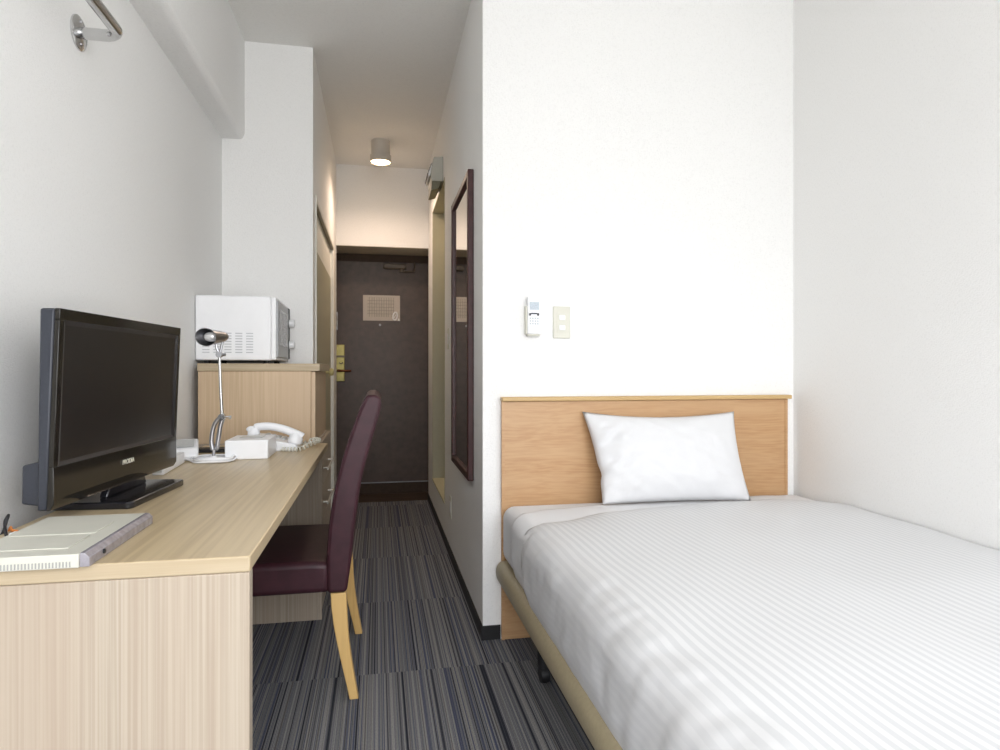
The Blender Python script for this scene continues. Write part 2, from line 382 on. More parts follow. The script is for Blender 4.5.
# closet sliding door
bm = NB(); box(bm, -.365, -.340, 3.46, 4.80, .01, 1.72); d2 = struct('door_2', bm, M['closetdoor'])
bm = NB(); box(bm, -.365, -.342, 3.46, 4.80, 1.72, 1.94); struct('upper_panel', bm, M['closettrim'], d2)
bm = NB(); lathe(bm, [(0, 0), (.010, 0), (.010, .026), (.022, .032), (.025, .045), (.020, .056), (0, .060)], dirM((-.34, 4.25, 1.037), (1, 0, 0)), 20); struct('door_knob', bm, M['yellow'], d2, smooth='auto')
bm = NB(); box(bm, -.345, XC + .003, 3.463, 4.80, 1.942, 1.9645); struct('trim_4', bm, M['closettrim'])
bm = NB(); box(bm, -.339, XC + .001, 3.463, 4.80, 1.930, 1.938); struct('trim_9', bm, M['track'])
bm = NB(); box(bm, -.40, XC + .004, 4.80, 4.93, 0, 1.965); struct('trim_5', bm, M['closettrim'], bevel=.004)
bm = NB(); box(bm, -.37, XC + .006, 3.44, 3.462, 0, 1.965); struct('trim_6', bm, M['closettrim'], bevel=.003)
# bathroom doorway
bm = NB(); box(bm, XK + .085, XK + .12, R0, R1, RZ0, RZ1); d3 = struct('door_3', bm, M['bath'])
bm = NB(); lathe(bm, [(0, 0), (.009, 0), (.009, .012), (.020, .018), (.022, .030), (0, .036)], dirM((XK + .085, R0 + .07, 1.05), (-1, 0, 0)), 16); struct('door_knob', bm, M['steel'], d3, smooth='auto')
bm = NB(); box(bm, XK - .004, XK + .085, R0, R1, RZ0, RZ0 + .012); struct('trim_7', bm, M['bath'])
bm = NB(); box(bm, XK - .002, XK + .085, R1 - .012, R1, RZ0 + .012, RZ1); box(bm, XK - .002, XK + .085, R0, R1 - .012, RZ1 - .012, RZ1); box(bm, XK - .002, XK + .085, R0, R0 + .012, RZ0 + .012, RZ1 - .012)
struct('trim_8', bm, M['closetdoor'])

# ------------------------------------------------------------------ desk
DX0, DX1, DY0, DY1 = -.688, -.2060, 1.100, 2.745
t = thing('desk', 'long pale ash desk along the left wall under the television', 'desk', (-.45, 1.9, 0))
bm = NB(); box(bm, DX0, DX1, DY0, DY1, .7185, .745); obj('tabletop', bm, [M['woodtop']], t, t.location, bevel=.0025)
o = t.children[0]; o.data.materials.append(M['woodedge'])
for p in o.data.polygons:
    if abs(p.normal.y) > .9: p.material_index = 1
bm = NB(); box(bm, DX0, DX1 - .001, DY0 + .001, DY0 + .028, 0, .718); obj('side_panel', bm, M['woodpanel'], t, t.location, bevel=.002)
bm = NB(); box(bm, DX0 + .002, DX0 + .02, DY0 + .03, DY1 - .01, .30, .718); obj('modesty_panel', bm, M['woodpanel'], t, t.location)

# ------------------------------------------------------------------ chest + hutch
CX1 = -.232
t = thing('drawer_cabinet', 'tall pale ash cabinet with drawers at the far end of the desk', 'cabinet', (-.48, 3.03, 0))
CY0, CY1 = 2.762, 3.302
bm = NB(); box(bm, -.718, CX1 - .018, CY0, CY1, 0, .748); box(bm, CX1 - .018, CX1, CY0, CY0 + .018, 0, .748); obj('lower_body', bm, M['woodpanel'], t, t.location, bevel=.002)
bm = NB(); box(bm, -.718, -.276, CY0, CY1, .7485, 1.045); obj('upper_body', bm, M['woodhutch'], t, t.location, bevel=.002)
bm = NB(); box(bm, -.720, -.240, CY0 - .004, CY1, 1.0455, 1.077); obj('cabinet_top', bm, M['woodedge'], t, t.location, bevel=.002)
bm = NB(); box(bm, -.2755, -.258, CY0 + .002, CY1 - .002, .7495, 1.043); obj('cabinet_door', bm, M['woodhutch'], t, t.location, bevel=.002)
zz = [(.555, .745), (.415, .551), (.225, .411), (.03, .221)]
for z0, z1 in zz:
    bm = NB(); box(bm, CX1 - .0175, CX1 - .001, CY0 + .020, CY1 - .002, z0, z1); dr = obj('drawer', bm, M['woodpanel'], t, t.location, bevel=.002)
    zc = {.555: .628, .415: .482}.get(z0, (z0 + z1) / 2)
    bm = NB(); x = CX1 + .022
    tube(bm, [(x, 2.80, zc), (x, 3.13, zc)], .0045, 10)
    for yy in (2.83, 3.10): tube(bm, [(CX1, yy, zc), (x, yy, zc)], .004, 8)
    obj('drawer_handle', bm, M['handle'], dr, t.location, smooth='auto')

# ------------------------------------------------------------------ microwave
mx, my, mz = -.747, 2.832, 1.077
t = thing('microwave', 'white microwave oven on top of the tall ash cabinet', 'microwave', (mx, my, mz), math.radians(1.5))
W, D, H0, H1 = .321, .44, .014, .287
bm = NB(); box(bm, 0, W - .022, 0, D, H0, H1); obj('body', bm, M['white'], t, bevel=.006)
bm = NB(); box(bm, W - .0215, W, 0, D, H0 + .002, H1 - .004)
fr = obj('front_frame', bm, M['white'], t, bevel=.004)
bm = NB(); box(bm, W, W + .008, .006, D * .90, H0 + .014, H1 - .018); dr = obj('oven_door', bm, mat('grey_oven_door', (.36, .37, .38), .3), t, bevel=.002)
bm = NB(); box(bm, W + .008, W + .0095, .045, D * .72, H0 + .065, H1 - .05); obj('door_window', bm, M['mesh'], dr)
bm = NB(); box(bm, W, W + .010, D * .905, D * .985, H0 + .014, H1 - .014); cp = obj('control_panel', bm, M['matblack'], t, bevel=.002)
for z in (.200, .095):
    bm = NB(); lathe(bm, [(0, 0), (.020, 0), (.019, .022), (.014, .026), (0, .026)], dirM((W + .010, D * .945, z), (1, 0, 0)), 20); obj('control_knob', bm, M['white'], cp, smooth='auto')
bm = NB()
for cxx in range(5):
    for r in range(8):
        x = .028 + cxx * .043; z = .045 + r * .0115
        box(bm, x, x + .028, -.0012, .001, z, z + .0042)
obj('air_vents', bm, speckle(mat('vent_shadow_grey', (.55, .56, .58), .5), 30, .02), t)
for x in (.035, .275):
    for y in (.05, D - .05):
        bm = NB(); lathe(bm, [(0, 0), (.013, 0), (.013, .0135), (0, .0135)], Matrix.Translation((x, y, 0)), 16); obj('foot', bm, M['matblack'], t, smooth='auto')
bm = NB(); box(bm, -.004, .06, D * .2, D * .8, .06, .22); bmesh.ops.translate(bm, verts=bm.verts, vec=(0, 0, 0)); bm.free()

# ------------------------------------------------------------------ television
A = Vector((-.606, 1.357)); B = Vector((-.556, 1.940))
u = (B - A); wid = u.length; ang = math.atan2(u.y, u.x)
t = thing('television', 'black flat screen television on its stand at the near end of the desk', 'television', (A.x, A.y, .745), ang)
# local x along screen width, y = backwards(-wall), z up  (wall side is +y local)
zb, zt = .034, .424
th = .037
tv_parts = []
bm = NB(); box(bm, 0, wid, .010, th, zb, zt); obj('casing', bm, M['tvside'], t, bevel=.004)
# front bezel as ring of four bars, front face at local y = 0
bz = .016; zs0, zs1 = zb + .084, zt - .022
bm = NB()
box(bm, 0, wid, 0, .0098, zs1, zt); box(bm, 0, bz, 0, .0098, zs0, zs1); box(bm, wid - bz, wid, 0, .0098, zs0, zs1)
prism(bm, [(0, zs0), (.0098, zs0), (.0098, zb), (.004, zb), (-.003, zb + .012), (-.003, zb + .026)], 'x', 0, wid)
fb = obj('bezel', bm, M['bezel'], t, bevel=.0012)
bm = NB(); box(bm, bz, wid - bz, .004, .0096, zs0, zs1); obj('screen', bm, M['screen'], t)
bm = NB()
x0_, x1_ = bz - .001, wid - bz + .001
vo = [(x0_, zs0), (x1_, zs0), (x1_, zs1), (x0_, zs1)]; vi = [(x0_ + .012, zs0 + .008), (x1_ - .012, zs0 + .008), (x1_ - .012, zs1 - .010), (x0_ + .012, zs1 - .010)]
O_ = [bm.verts.new((x, .0005, z)) for x, z in vo]; I_ = [bm.verts.new((x, .0042, z)) for x, z in vi]
for k in range(4): bm.faces.new((O_[k], O_[(k + 1) % 4], I_[(k + 1) % 4], I_[k]))
obj('screen_rim', bm, speckle(mat('dark_rim', (.028, .026, .027), .35), 30, .1), t)
bm = NB(); prism(bm, [(th, zb + .004), (th + .040, zb + .010), (th + .040, zb + .085), (th, zb + .095)], 'x', .020, wid - .09); obj('rear_housing', bm, M['tvside'], t, bevel=.004)
bm = text_bm('PRODIA', .0160, .0005)
bmesh.ops.rotate(bm, verts=bm.verts, cent=(0, 0, 0), matrix=Matrix.Rotation(PI / 2, 3, 'X'))
bmesh.ops.translate(bm, verts=bm.verts, vec=(wid * .505, -.0040, zb + .054)); obj('brand_lettering', bm, mat('silver_lettering', (.75, .73, .62), .4, .2), fb)
for o_ in list(t.children) + list(fb.children):      # the set leans forward a little
    for v in o_.data.vertices: v.co.y -= .040 * (v.co.z - .25) + (.010 * (zt - v.co.z) / .38 if v.co.y > .02 else 0)
# neck + base (base rotated back to face desk edge)
cxm = wid * .54
bm = NB(); prism(bm, [(cxm - .10, .0165), (cxm + .10, .0165), (cxm + .085, .044), (cxm - .085, .044)], 'y', .012, .030); obj('neck', bm, M['black'], t, bevel=.003)
bm = NB()
pts = []
for (cx_, cy_, a0) in ((cxm + .135, -.048, -90), (cxm + .135, .095, 0), (cxm - .135, .095, 90), (cxm - .135, -.048, 180)):
    for k in range(6):
        a = math.radians(a0 + 18 * k); pts.append((cx_ + .015 * math.cos(a), cy_ + .015 * math.sin(a)))
prism(bm, pts, 'z', 0, .016); obj('stand_base', bm, M['black'], t, bevel=.003)

# ------------------------------------------------------------------ cream flat electronic box
t = thing('set_top_box', 'flat cream electronic box with a smoky front lying at the near end of the desk', 'electronic box', (-.54, 1.24, .745))
bx0, bx1, by0, by1 = -.625, -.453, 1.083, 1.370
bm = NB(); box(bm, bx0, bx1, by0, by1, .745, .7665); obj('body', bm, M['cream'], t, t.location, bevel=.0015)
bm = NB(); box(bm, bx0 + .01, bx1 - .03, by0 + .035, by0 + .115, .7665, .7684); box(bm, bx0 + .01, bx1 - .03, by0 + .13, by0 + .215, .7665, .7684); obj('raised_panels', bm, M['cream'], t, t.location, bevel=.0008)
bm = NB()
for k in range(34):
    x = bx0 + .004 + k * .0047
    box(bm, x, x + .0017, by0 - .0008, by0 + .001, .747, .7555)
obj('vent_slots', bm, mat('slot_grey', (.34, .34, .32), .6), t, t.location)
bm = NB(); prism(bm, [(bx1, .7453), (bx1 + .014, .7453), (bx1 + .014, .760), (bx1 + .007, .7668), (bx1, .7672)], 'y', by0 + .003, by1 - .002); fp = obj('front_panel', bm, M['slats'], t, t.location, bevel=.001)
bm = NB(); lathe(bm, [(0, 0), (.004, 0), (.004, .003), (0, .003)], dirM((bx1 + .0135, by0 + .055, .755), (1, 0, 0)), 12); obj('button', bm, M['matblack'], fp, t.location)
for n_, c_ in (('orange', M['orange']), ('black', M['matblack'])):
    bm = NB()
    if n_ == 'black': tube(bm, smooth_path([(-.722, 1.36, .60), (-.712, 1.355, .70), (-.692, 1.350, .748), (-.688, 1.352, .765), (-.690, 1.362, .774), (-.696, 1.362, .762), (-.684, 1.340, .750), (-.672, 1.318, .7495), (-.662, 1.300, .7495)]), .0026, 8)
    else: tube(bm, smooth_path([(-.6255, 1.325, .751), (-.640, 1.33, .752), (-.655, 1.333, .7485), (-.675, 1.345, .7485), (-.695, 1.375, .742), (-.72, 1.39, .66)]), .0026, 8)
    tag(obj('cable', bm, c_, smooth=True), {'orange': 'thin orange cable behind the flat cream box', 'black': 'looped black cable at the back edge of the desk by the wall'}[n_], 'cable')
bm = NB(); box(bm, -.655, -.6265, 1.292, 1.310, .745, .755); tag(obj('plug_connector', bm, M['white'], bevel=.002), 'small white connector at the back corner of the flat cream box', 'connector')

# ------------------------------------------------------------------ small things behind the television
t = thing('narrow_box', 'long white box lying on the desk beside the far side of the television', 'box', (-.632, 2.12, .745), math.radians(3))
bm = NB(); box(bm, -.016, .016, -.13, .12, 0, .036); obj('body', bm, M['white'], t, bevel=.004)
bm = NB(); box(bm, -.010, .010, -.1305, -.128, .008, .028); obj('end_cap', bm, M['lcd'], t)
t = thing('desk_clock', 'small cream desk device with a sloping grey top behind the television', 'clock', (-.650, 2.33, .745), math.radians(14))
bm = NB(); prism(bm, [(-.062, 0), (.052, 0), (.060, .018), (.045, .042), (-.03, .064), (-.055, .064), (-.066, .02)], 'x', -.045, .045); bmesh.ops.rotate(bm, verts=bm.verts, cent=(0, 0, 0), matrix=Matrix.Rotation(PI, 3, 'Z')); obj('body', bm, M['white'], t, bevel=.006, seg=3)
bm = NB(); prism(bm, [(-.038, .0473), (.024, .0635), (.024, .0655), (-.038, .0495)], 'x', -.032, .032); obj('display', bm, M['lcd'], t)

# desk lamp
LB = Vector((-.540, 2.265, .745))
t = thing('desk_lamp', 'chrome adjustable desk lamp with a dome shade standing on the desk', 'lamp', LB)
bm = NB(); lathe(bm, [(0, 0), (.050, 0), (.052, .004), (.046, .009), (.012, .013), (.009, .018), (0, .018)]); obj('base', bm, M['white'], t, smooth='auto')
J1 = Vector((.027, .0, .148)); J2 = Vector((.021, -.01, .356))
bm = NB()
for dx in (-.010, .010): tube(bm, smooth_path([(.004 + dx * .55, dx * .3, .040), (.004 + dx, dx * .3, .07), (dx * .95 + .012, dx * .3, .12), (J1.x + dx * .45, dx * .3, J1.z)], 5), .0072, 12)
tube(bm, [(0, 0, .010), (.002, 0, .045)], .005, 10); tube(bm, [(-.006, 0, .042), (.013, 0, .042)], .006, 10)
obj('lower_arm', bm, M['steel'], t, smooth='auto')
bm = NB(); lathe(bm, [(0, -.012), (.011, -.012), (.013, 0), (.011, .012), (0, .012)], dirM(J1, (0, 1, 0)), 16); tube(bm, [J1, J1 + Vector((.026, 0, -.002))], .004, 8)
lathe(bm, [(0, 0), (.006, 0), (.006, .008), (0, .008)], dirM(J1 + Vector((.022, 0, -.002)), (1, 0, 0)), 12); obj('elbow_joint', bm, M['chrome'], t, smooth='auto')
bm = NB(); tube(bm, [J1, J1.lerp(J2, .5) + Vector((-.001, 0, 0)), J2], [.0052, .0048, .0045], 12); obj('upper_arm', bm, M['chrome'], t, smooth='auto')
bm = NB()
tube(bm, [J2, J2 + Vector((-.009, 0, .022)), J2 + Vector((-.012, 0, .045))], .0042, 8); tube(bm, [J2, J2 + Vector((.006, 0, .025)), J2 + Vector((.010, 0, .045))], .0042, 8)
lathe(bm, [(0, -.010), (.010, -.010), (.010, .010), (0, .010)], dirM(J2, (0, 1, 0)), 14); tube(bm, [J2, J2 + Vector((.020, 0, 0))], .005, 8)
obj('neck_joint', bm, M['steel'], t, smooth='auto')
hc = J2 + Vector((.012, .030, .062))
ax = Vector((-.50, -.86, -.10)).normalized()
Mx = dirM(hc, ax)
bm = NB(); prof = [(.0, 0), (.012, .0), (.020, .006), (.026, .016), (.031, .036), (.034, .058), (.042, .082), (.0435, .088), (.042, .088), (.033, .060), (.029, .036), (.023, .017), (.01, .006), (0, .006)]
lathe(bm, prof, Mx, 36); 
for v in bm.verts: v.co.z = hc.z + (v.co.z - hc.z) * .68
obj('lamp_shade', bm, M['steel'], t, smooth='auto')
bm = NB(); lathe(bm, [(0, .012), (.012, .014), (.013, .030), (.022, .045), (.026, .060), (.020, .076), (0, .084)], Mx, 20)
for v in bm.verts: v.co.z = hc.z + (v.co.z - hc.z) * .68
obj('bulb', bm, M['bulb'], t, smooth=True)
# coiled white cord around lamp base
bm = NB(); pts = []
for k in range(150):
    a = k * 2 * PI / 30
    rr = .062 + .006 * math.sin(k * .13)
    pts.append((LB.x + .003 + rr * math.cos(a), LB.y + rr * math.sin(a), .749 + .0028 * (k // 30) + .0015 * math.sin(a * 3)))
tube(bm, pts, .0028, 6); tube(bm, smooth_path([(LB.x - .060, LB.y - .02, .75), (-.622, 2.27, .752), (-.635, 2.285, .752), (-.627, 2.31, .751)]), .004, 8)
tag(obj('coiled_cord', bm, M['white'], smooth=True), 'white cord coiled around the base of the desk lamp', 'cord')
# black bar along foot of cabinet
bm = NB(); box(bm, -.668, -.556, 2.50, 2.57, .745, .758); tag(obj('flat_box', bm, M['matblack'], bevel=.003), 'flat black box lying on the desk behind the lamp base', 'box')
# white box in front of phone
t = thing('white_box', 'plain white box on the desk between the lamp and the telephone', 'box', (-.4385, 2.385, .745))
bm = NB(); box(bm, -.510, -.370, 2.285, 2.470, .745, .811); obj('carton', bm, M['white'], t, t.location, bevel=.005, seg=3)
bm = NB(); box(bm, -.476, -.40, 2.35, 2.42, .8121, .8135); obj('top_label', bm, M['lcd'], t, t.location)
# telephone
t = thing('telephone', 'white corded telephone with its handset on the far end of the desk', 'telephone', (-.40, 2.57, .745))
bm = NB(); prism(bm, [(-.505, .745), (-.305, .745), (-.297, .757), (-.305, .768), (-.42, .795), (-.495, .800), (-.508, .79)], 'y', 2.492, 2.680); ph = obj('phone_base', bm, M['white'], t, t.location, bevel=.005, seg=3)
for r in range(4):
    for c in range(3):
        x = -.36 - r * .021; y = 2.585 + c * .022; z = .7845 + (r) * .0048
        bm = NB(); box(bm, x - .007, x + .007, y - .007, y + .007, z - .006, z + .003); obj('keypad_button', bm, M['lcd'], ph, t.location, bevel=.001)
HY = 2.525
bm = NB()
path = [(-.478, HY, .818), (-.468, HY, .828), (-.44, HY, .836), (-.40, HY, .8365), (-.36, HY, .828), (-.325, HY, .815), (-.296, HY, .802), (-.283, HY, .794)]
sm = smooth_path(path, 5); n = len(sm)
tube(bm, sm, [.008 + .006 * math.sin(PI * min(1, (i + 1) / 8)) if i < 8 else .0150 for i in range(n)], 14)
lathe(bm, [(0, -.034), (.017, -.034), (.022, -.026), (.022, -.008), (.016, .006), (0, .008)], Matrix.Translation((-.458, HY, .826)) @ Matrix.Rotation(.12, 4, 'Y'), 20)
lathe(bm, [(0, -.034), (.020, -.034), (.027, -.026), (.026, -.008), (.018, .008), (0, .011)], Matrix.Translation((-.305, HY, .800)) @ Matrix.Rotation(.25, 4, 'Y'), 20)
obj('handset', bm, M['white'], t, t.location, smooth='auto')
# coiled phone cord
bm = NB(); spine = smooth_path([(-.352, 2.470, .757), (-.335, 2.468, .7555), (-.31, 2.466, .755), (-.283, 2.475, .756), (-.262, 2.53, .762), (-.240, 2.60, .766), (-.232, 2.62, .772), (-.240, 2.66, .762), (-.262, 2.63, .768), (-.248, 2.60, .776), (-.238, 2.64, .770), (-.27, 2.66, .758), (-.30, 2.665, .757)], 30)
hel = []
for i, p in enumerate(spine):
    tg = (spine[min(i + 1, len(spine) - 1)] - spine[max(i - 1, 0)]).normalized(); nn = tg.cross(Vector((0, 0, 1))).normalized(); bb = tg.cross(nn)
    a = i * 2 * PI / 14; hel.append(p + (nn * math.cos(a) + bb * math.sin(a)) * .0072)
tube(bm, hel, .0022, 5); obj('coiled_handset_cord', bm, M['ivory'], t, t.location, smooth=True)

# ------------------------------------------------------------------ chair
CH = Vector((-.30, 2.31, 0))
t = thing('dining_chair', 'burgundy leather side chair with beech legs tucked at the desk', 'chair', CH)
y0, y1 = 2.075, 2.61
SEATL = -.560
bm = NB()
prism(bm, [(SEATL, .365), (SEATL - .01, .40), (SEATL, .435), (SEATL + .03, .443), (-.20, .443), (-.150, .438), (-.150, .341), (SEATL, .341)], 'y', y0 + .004, y1 - .004)
obj('seat', bm, M['leather'], t, CH, bevel=.020, seg=5)
Lc = [(-.158, .341), (-.160, .41), (-.160, .463), (-.152, .567), (-.133, .684), (-.099, .809), (-.062, .915), (-.047, .948)]
Rc = [(-.098, .341), (-.088, .41), (-.082, .463), (-.073, .557), (-.052, .696), (-.024, .807), (.004, .905), (.011, .938)]
tops = [(-.041, .962), (-.030, .970), (-.012, .971), (.002, .965), (.010, .953)]
out = []
def interp(C, z):
    for (a, b) in zip(C, C[1:]):
        if a[1] <= z <= b[1]:
            f = (z - a[1]) / (b[1] - a[1]); return a[0] + (b[0] - a[0]) * f
    return C[-1][0]
LL = [Vector((x, 0, z)) for x, z in Lc]; RR = [Vector((x, 0, z)) for x, z in Rc]
Ls = smooth_path(LL, 4); Rs = smooth_path(RR, 4)
poly = [(p.x, p.z) for p in Ls] + tops + [(p.x, p.z) for p in Rs[::-1]]
bm = NB(); prism(bm, poly, 'y', y0, y1)
o = obj('backrest', bm, M['leather'], t, CH, bevel=.019, seg=5)
# stitched piping on side edge
bm = NB()
for yy in (y0 + .0035,): tube(bm, [(p.x + .004, yy, p.z) for p in Ls[8:]] + [(tops[1][0], yy, tops[1][1] - .005)], .0026, 6)
obj('back_piping', bm, M['leather'], o, CH, smooth=True)
def leg_bm(prof, yc, wy0, wy1, dy=0):
    bm = NB(); rings = []
    n = len(prof)
    for i, (xa, xb, z) in enumerate(prof):
        w = wy0 + (wy1 - wy0) * i / (n - 1); yy = yc + dy * i / (n - 1)
        rings.append([bm.verts.new(c) for c in ((xa, yy - w / 2, z), (xb, yy - w / 2, z), (xb, yy + w / 2, z), (xa, yy + w / 2, z))])
    for a, b in zip(rings, rings[1:]):
        for k in range(4): bm.faces.new((a[k], a[(k + 1) % 4], b[(k + 1) % 4], b[k]))
    bm.faces.new(rings[0]); bm.faces.new(rings[-1][::-1]); return bm
rear = [(-.148, -.100, .340), (-.146, -.098, .30), (-.139, -.095, .24), (-.128, -.090, .18), (-.113, -.080, .11), (-.098, -.069, .045), (-.089, -.061, .0)]
for yc, dy in ((y0 + .026, -.012), (y1 - .026, .014)):
    obj('leg', leg_bm(rear, yc, .044, .030, dy), M['chairleg'], t, CH, bevel=.003)
front = [(-.545, -.505, .340), (-.545, -.510, .18), (-.542, -.516, 0)]
for yc, dy in ((y0 + .030, 0), (y1 - .030, 0)):
    obj('leg', leg_bm(front, yc, .040, .028, dy), M['chairleg'], t, CH, bevel=.003)

# ------------------------------------------------------------------ mirror
t = thing('wall_mirror', 'tall narrow mirror in a dark mahogany frame on the corridor wall', 'mirror', (XK, 2.98, .575))
MY0, MY1, MZ0, MZ1, fw = 2.672, 3.300, .578, 1.905, .032
bm = NB()
box(bm, XK - .026, XK, MY0, MY0 + fw, MZ0, MZ1); box(bm, XK - .026, XK, MY1 - fw, MY1, MZ0, MZ1)
box(bm, XK - .026, XK, MY0 + fw, MY1 - fw, MZ0, MZ0 + fw); box(bm, XK - .026, XK, MY0 + fw, MY1 - fw, MZ1 - fw, MZ1)
obj('frame', bm, M['mirframe'], t, t.location, bevel=.004)
bm = NB(); box(bm, XK - .014, XK - .002, MY0 + fw, MY1 - fw, MZ0 + fw, MZ1 - fw); obj('glass', bm, M['mirror'], t, t.location)

# corridor switch, outlet, ventilation box
def plate(name, label, cat, x, ya, yb, za, zb_, n=1):
    t = thing(name, label, cat, (x, (ya + yb) / 2, za))
    bm = NB(); box(bm, x - .004, x, ya, yb, za, zb_); obj('plate', bm, M['ivory'], t, t.location, bevel=.002)
    bm = NB(); box(bm, x - .006, x - .004, ya + .02, yb - .02, za + .03, zb_ - .03); obj('rocker', bm, M['white'], t, t.location, bevel=.001)
plate('light_switch', 'small ivory switch beside the bathroom doorway, half hidden by the mirror', 'switch', XK, 3.62, 3.69, 1.17, 1.29)
plate('wall_outlet', 'ivory outlet plate low on the corridor wall below the mirror', 'outlet', XK, 3.50, 3.575, .225, .345)
t = thing('ventilation_box', 'grey wall box with black slats above the bathroom doorway', 'vent', (XK, 4.08, 2.2))
V0, V1 = 3.97, 4.22
bm = NB(); prism(bm, [(XK, 2.232), (XK, 2.388), (.342, 2.382), (.325, 2.30), (.326, 2.232)], 'y', V0, V1); obj('body', bm, M['ventgrey'], t, t.location, bevel=.004)
bm = NB(); prism(bm, [(.330, 2.2315), (.392, 2.2315), (.372, 2.185), (.326, 2.172)], 'y', V0 + .004, V1 - .004); obj('lower_grille', bm, M['vent2'], t, t.location, bevel=.003)
bm = NB(); prism(bm, [(.334, 2.355), (.311, 2.285), (.308, 2.262), (.322, 2.268)], 'y', V0 + .02, V1 - .02); obj('louvre_cover', bm, M['white'], t, t.location, bevel=.002)
for k in range(4):
    bm = NB(); z = 2.275 + k * .020; x = .304 + k * .0075; box(bm, x, x + .008, V0 + .022, V1 - .022, z, z + .010); obj('slat', bm, M['matblack'], t, t.location)

# ceiling lamp
t = thing('ceiling_lamp', 'cylindrical ceiling light glowing warm above the corridor', 'lamp', (.018, 4.58, ZC))
bm = NB(); lathe(bm, [(0, 0), (.066, 0), (.066, -.03), (.066, -.10), (.075, -.103), (.075, -.145), (.070, -.150), (.066, -.146), (.066, -.135), (0, -.135)], seg=40); obj('housing', bm, M['lampbody'], t, smooth='auto')
bm = NB(); lathe(bm, [(0, -.136), (.0645, -.136), (.0645, -.146), (.05, -.152), (0, -.156)], seg=40); obj('diffuser', bm, M['lampglass'], t, smooth='auto')

# ------------------------------------------------------------------ wall rail top left
t = thing('hanging_rail', 'chrome hanging rail with a round flange high on the left wall', 'rail', (XL, 1.79, 1.908))
bm = NB(); lathe(bm, [(0, 0), (.043, 0), (.043, .004), (.037, .007), (0, .007)], dirM((XL, 1.79, 1.908), (1, 0, 0)), 32)
fl = obj('flange', bm, M['chrome'], t, t.location, smooth='auto')
for dz in (-.029, .029):
    bm = NB(); lathe(bm, [(0, 0), (.0045, 0), (.003, .003), (0, .0035)], dirM((XL + .007, 1.79, 1.908 + dz), (1, 0, 0)), 12); obj('screw', bm, M['steel'], fl, t.location, smooth='auto')
bm = NB(); xr_ = -.649
pts = [(XL + .005, 1.79, 1.908), (xr_ - .045, 1.79, 1.908)] + [(xr_ - .04 + .04 * math.sin(a), 1.75 + .04 * math.cos(a), 1.908) for a in [k * PI / 16 for k in range(0, 9)]] + [(xr_, 1.4, 1.908), (xr_, .6, 1.908)]
tube(bm, pts, .0145, 18); obj('rod', bm, M['chrome'], t, t.location, smooth='auto')
bm = NB(); lathe(bm, [(0, 0), (.043, 0), (.043, .004), (.037, .007), (0, .007)], dirM((XL, .6, 1.908), (1, 0, 0)), 32); tube(bm, [(XL + .005, .6, 1.908), (xr_, .6, 1.908)], .0125, 16); obj('end_bracket', bm, M['chrome'], t, t.location, smooth='auto')

# ------------------------------------------------------------------ headboard wall items
t = thing('remote_control', 'white remote control with tiny buttons in a holder above the headboard', 'remote', (.592, YW, 1.18))
bm = NB(); box(bm, .566, .572, YW - .028, YW + .001, 1.19, 1.30); box(bm, .572, .622, YW - .006, YW + .001, 1.19, 1.30); box(bm, .572, .622, YW - .028, YW - .006, 1.183, 1.19); obj('holder', bm, M['ivory'], t, t.location, bevel=.002)
bm = NB(); box(bm, .5725, .628, YW - .030, YW - .0065, 1.1905, 1.336); rm = obj('handset', bm, M['white'], t, t.location, bevel=.005, seg=3)
bm = NB(); box(bm, .580, .618, YW - .0310, YW - .0295, 1.285, 1.315); obj('display', bm, speckle(mat('remote_lcd', (.50, .56, .62), .3), 300, .15), rm, t.location)
bm = NB(); box(bm, .578, .586, YW - .0325, YW - .0295, 1.262, 1.272); box(bm, .610, .618, YW - .0325, YW - .0295, 1.262, 1.272); box(bm, .586, .610, YW - .0325, YW - .0295, 1.268, 1.273); obj('main_button', bm, M['tvside'], rm, t.location, bevel=.001)
for r in range(3):
    for c in range(4):
        bm = NB(); x = .580 + c * .010; z = 1.250 - r * .011; box(bm, x, x + .006, YW - .0315, YW - .0295, z, z + .004); obj('button', bm, M['greyprint'], rm, t.location)
t = thing('wall_switch', 'ivory double rocker light switch on the white wall above the headboard', 'switch', (.717, YW, 1.18))
bm = NB(); box(bm, .682, .752, YW - .008, YW, 1.176, 1.302); pl_ = obj('plate', bm, M['ivory'], t, t.location, bevel=.003)
bm = NB(); box(bm, .696, .738, YW - .0095, YW - .0075, 1.197, 1.287); obj('inner_plate', bm, M['ivory'], pl_, t.location, bevel=.0008)
for z in (1.208, 1.248): 
    bm = NB(); prism(bm, [(YW - .0135, z), (YW - .009, z), (YW - .009, z + .020), (YW - .0115, z + .020)], 'x', .706, .730); obj('rocker', bm, M['white'], t, t.location, bevel=.001)

# ------------------------------------------------------------------ bed
BX0, BX1, BY0, BY1 = .472, 1.708, .42, 2.410
t = thing('bed', 'single bed with a cherry wood headboard and tan side rail', 'bed', (1.1, 1.42, 0))
bm = NB(); box(bm, BX0, BX1 - .004, 2.413, 2.4375, .005, .928); obj('headboard', bm, M['head'], t, t.location, bevel=.002)
hb = t.children[0]
bm = NB(); box(bm, BX0 - .003, BX1 + .008, 2.398, 2.4375, .9285, .945); obj('headboard_cap', bm, M['headcap'], hb, t.location, bevel=.003)
for xa in (BX0 - .002, BX1 - .016):
    bm = NB(); box(bm, xa, xa + .012, 2.4105, 2.4128, .005, .928); obj('edge_strip', bm, M['head'], hb, t.location)
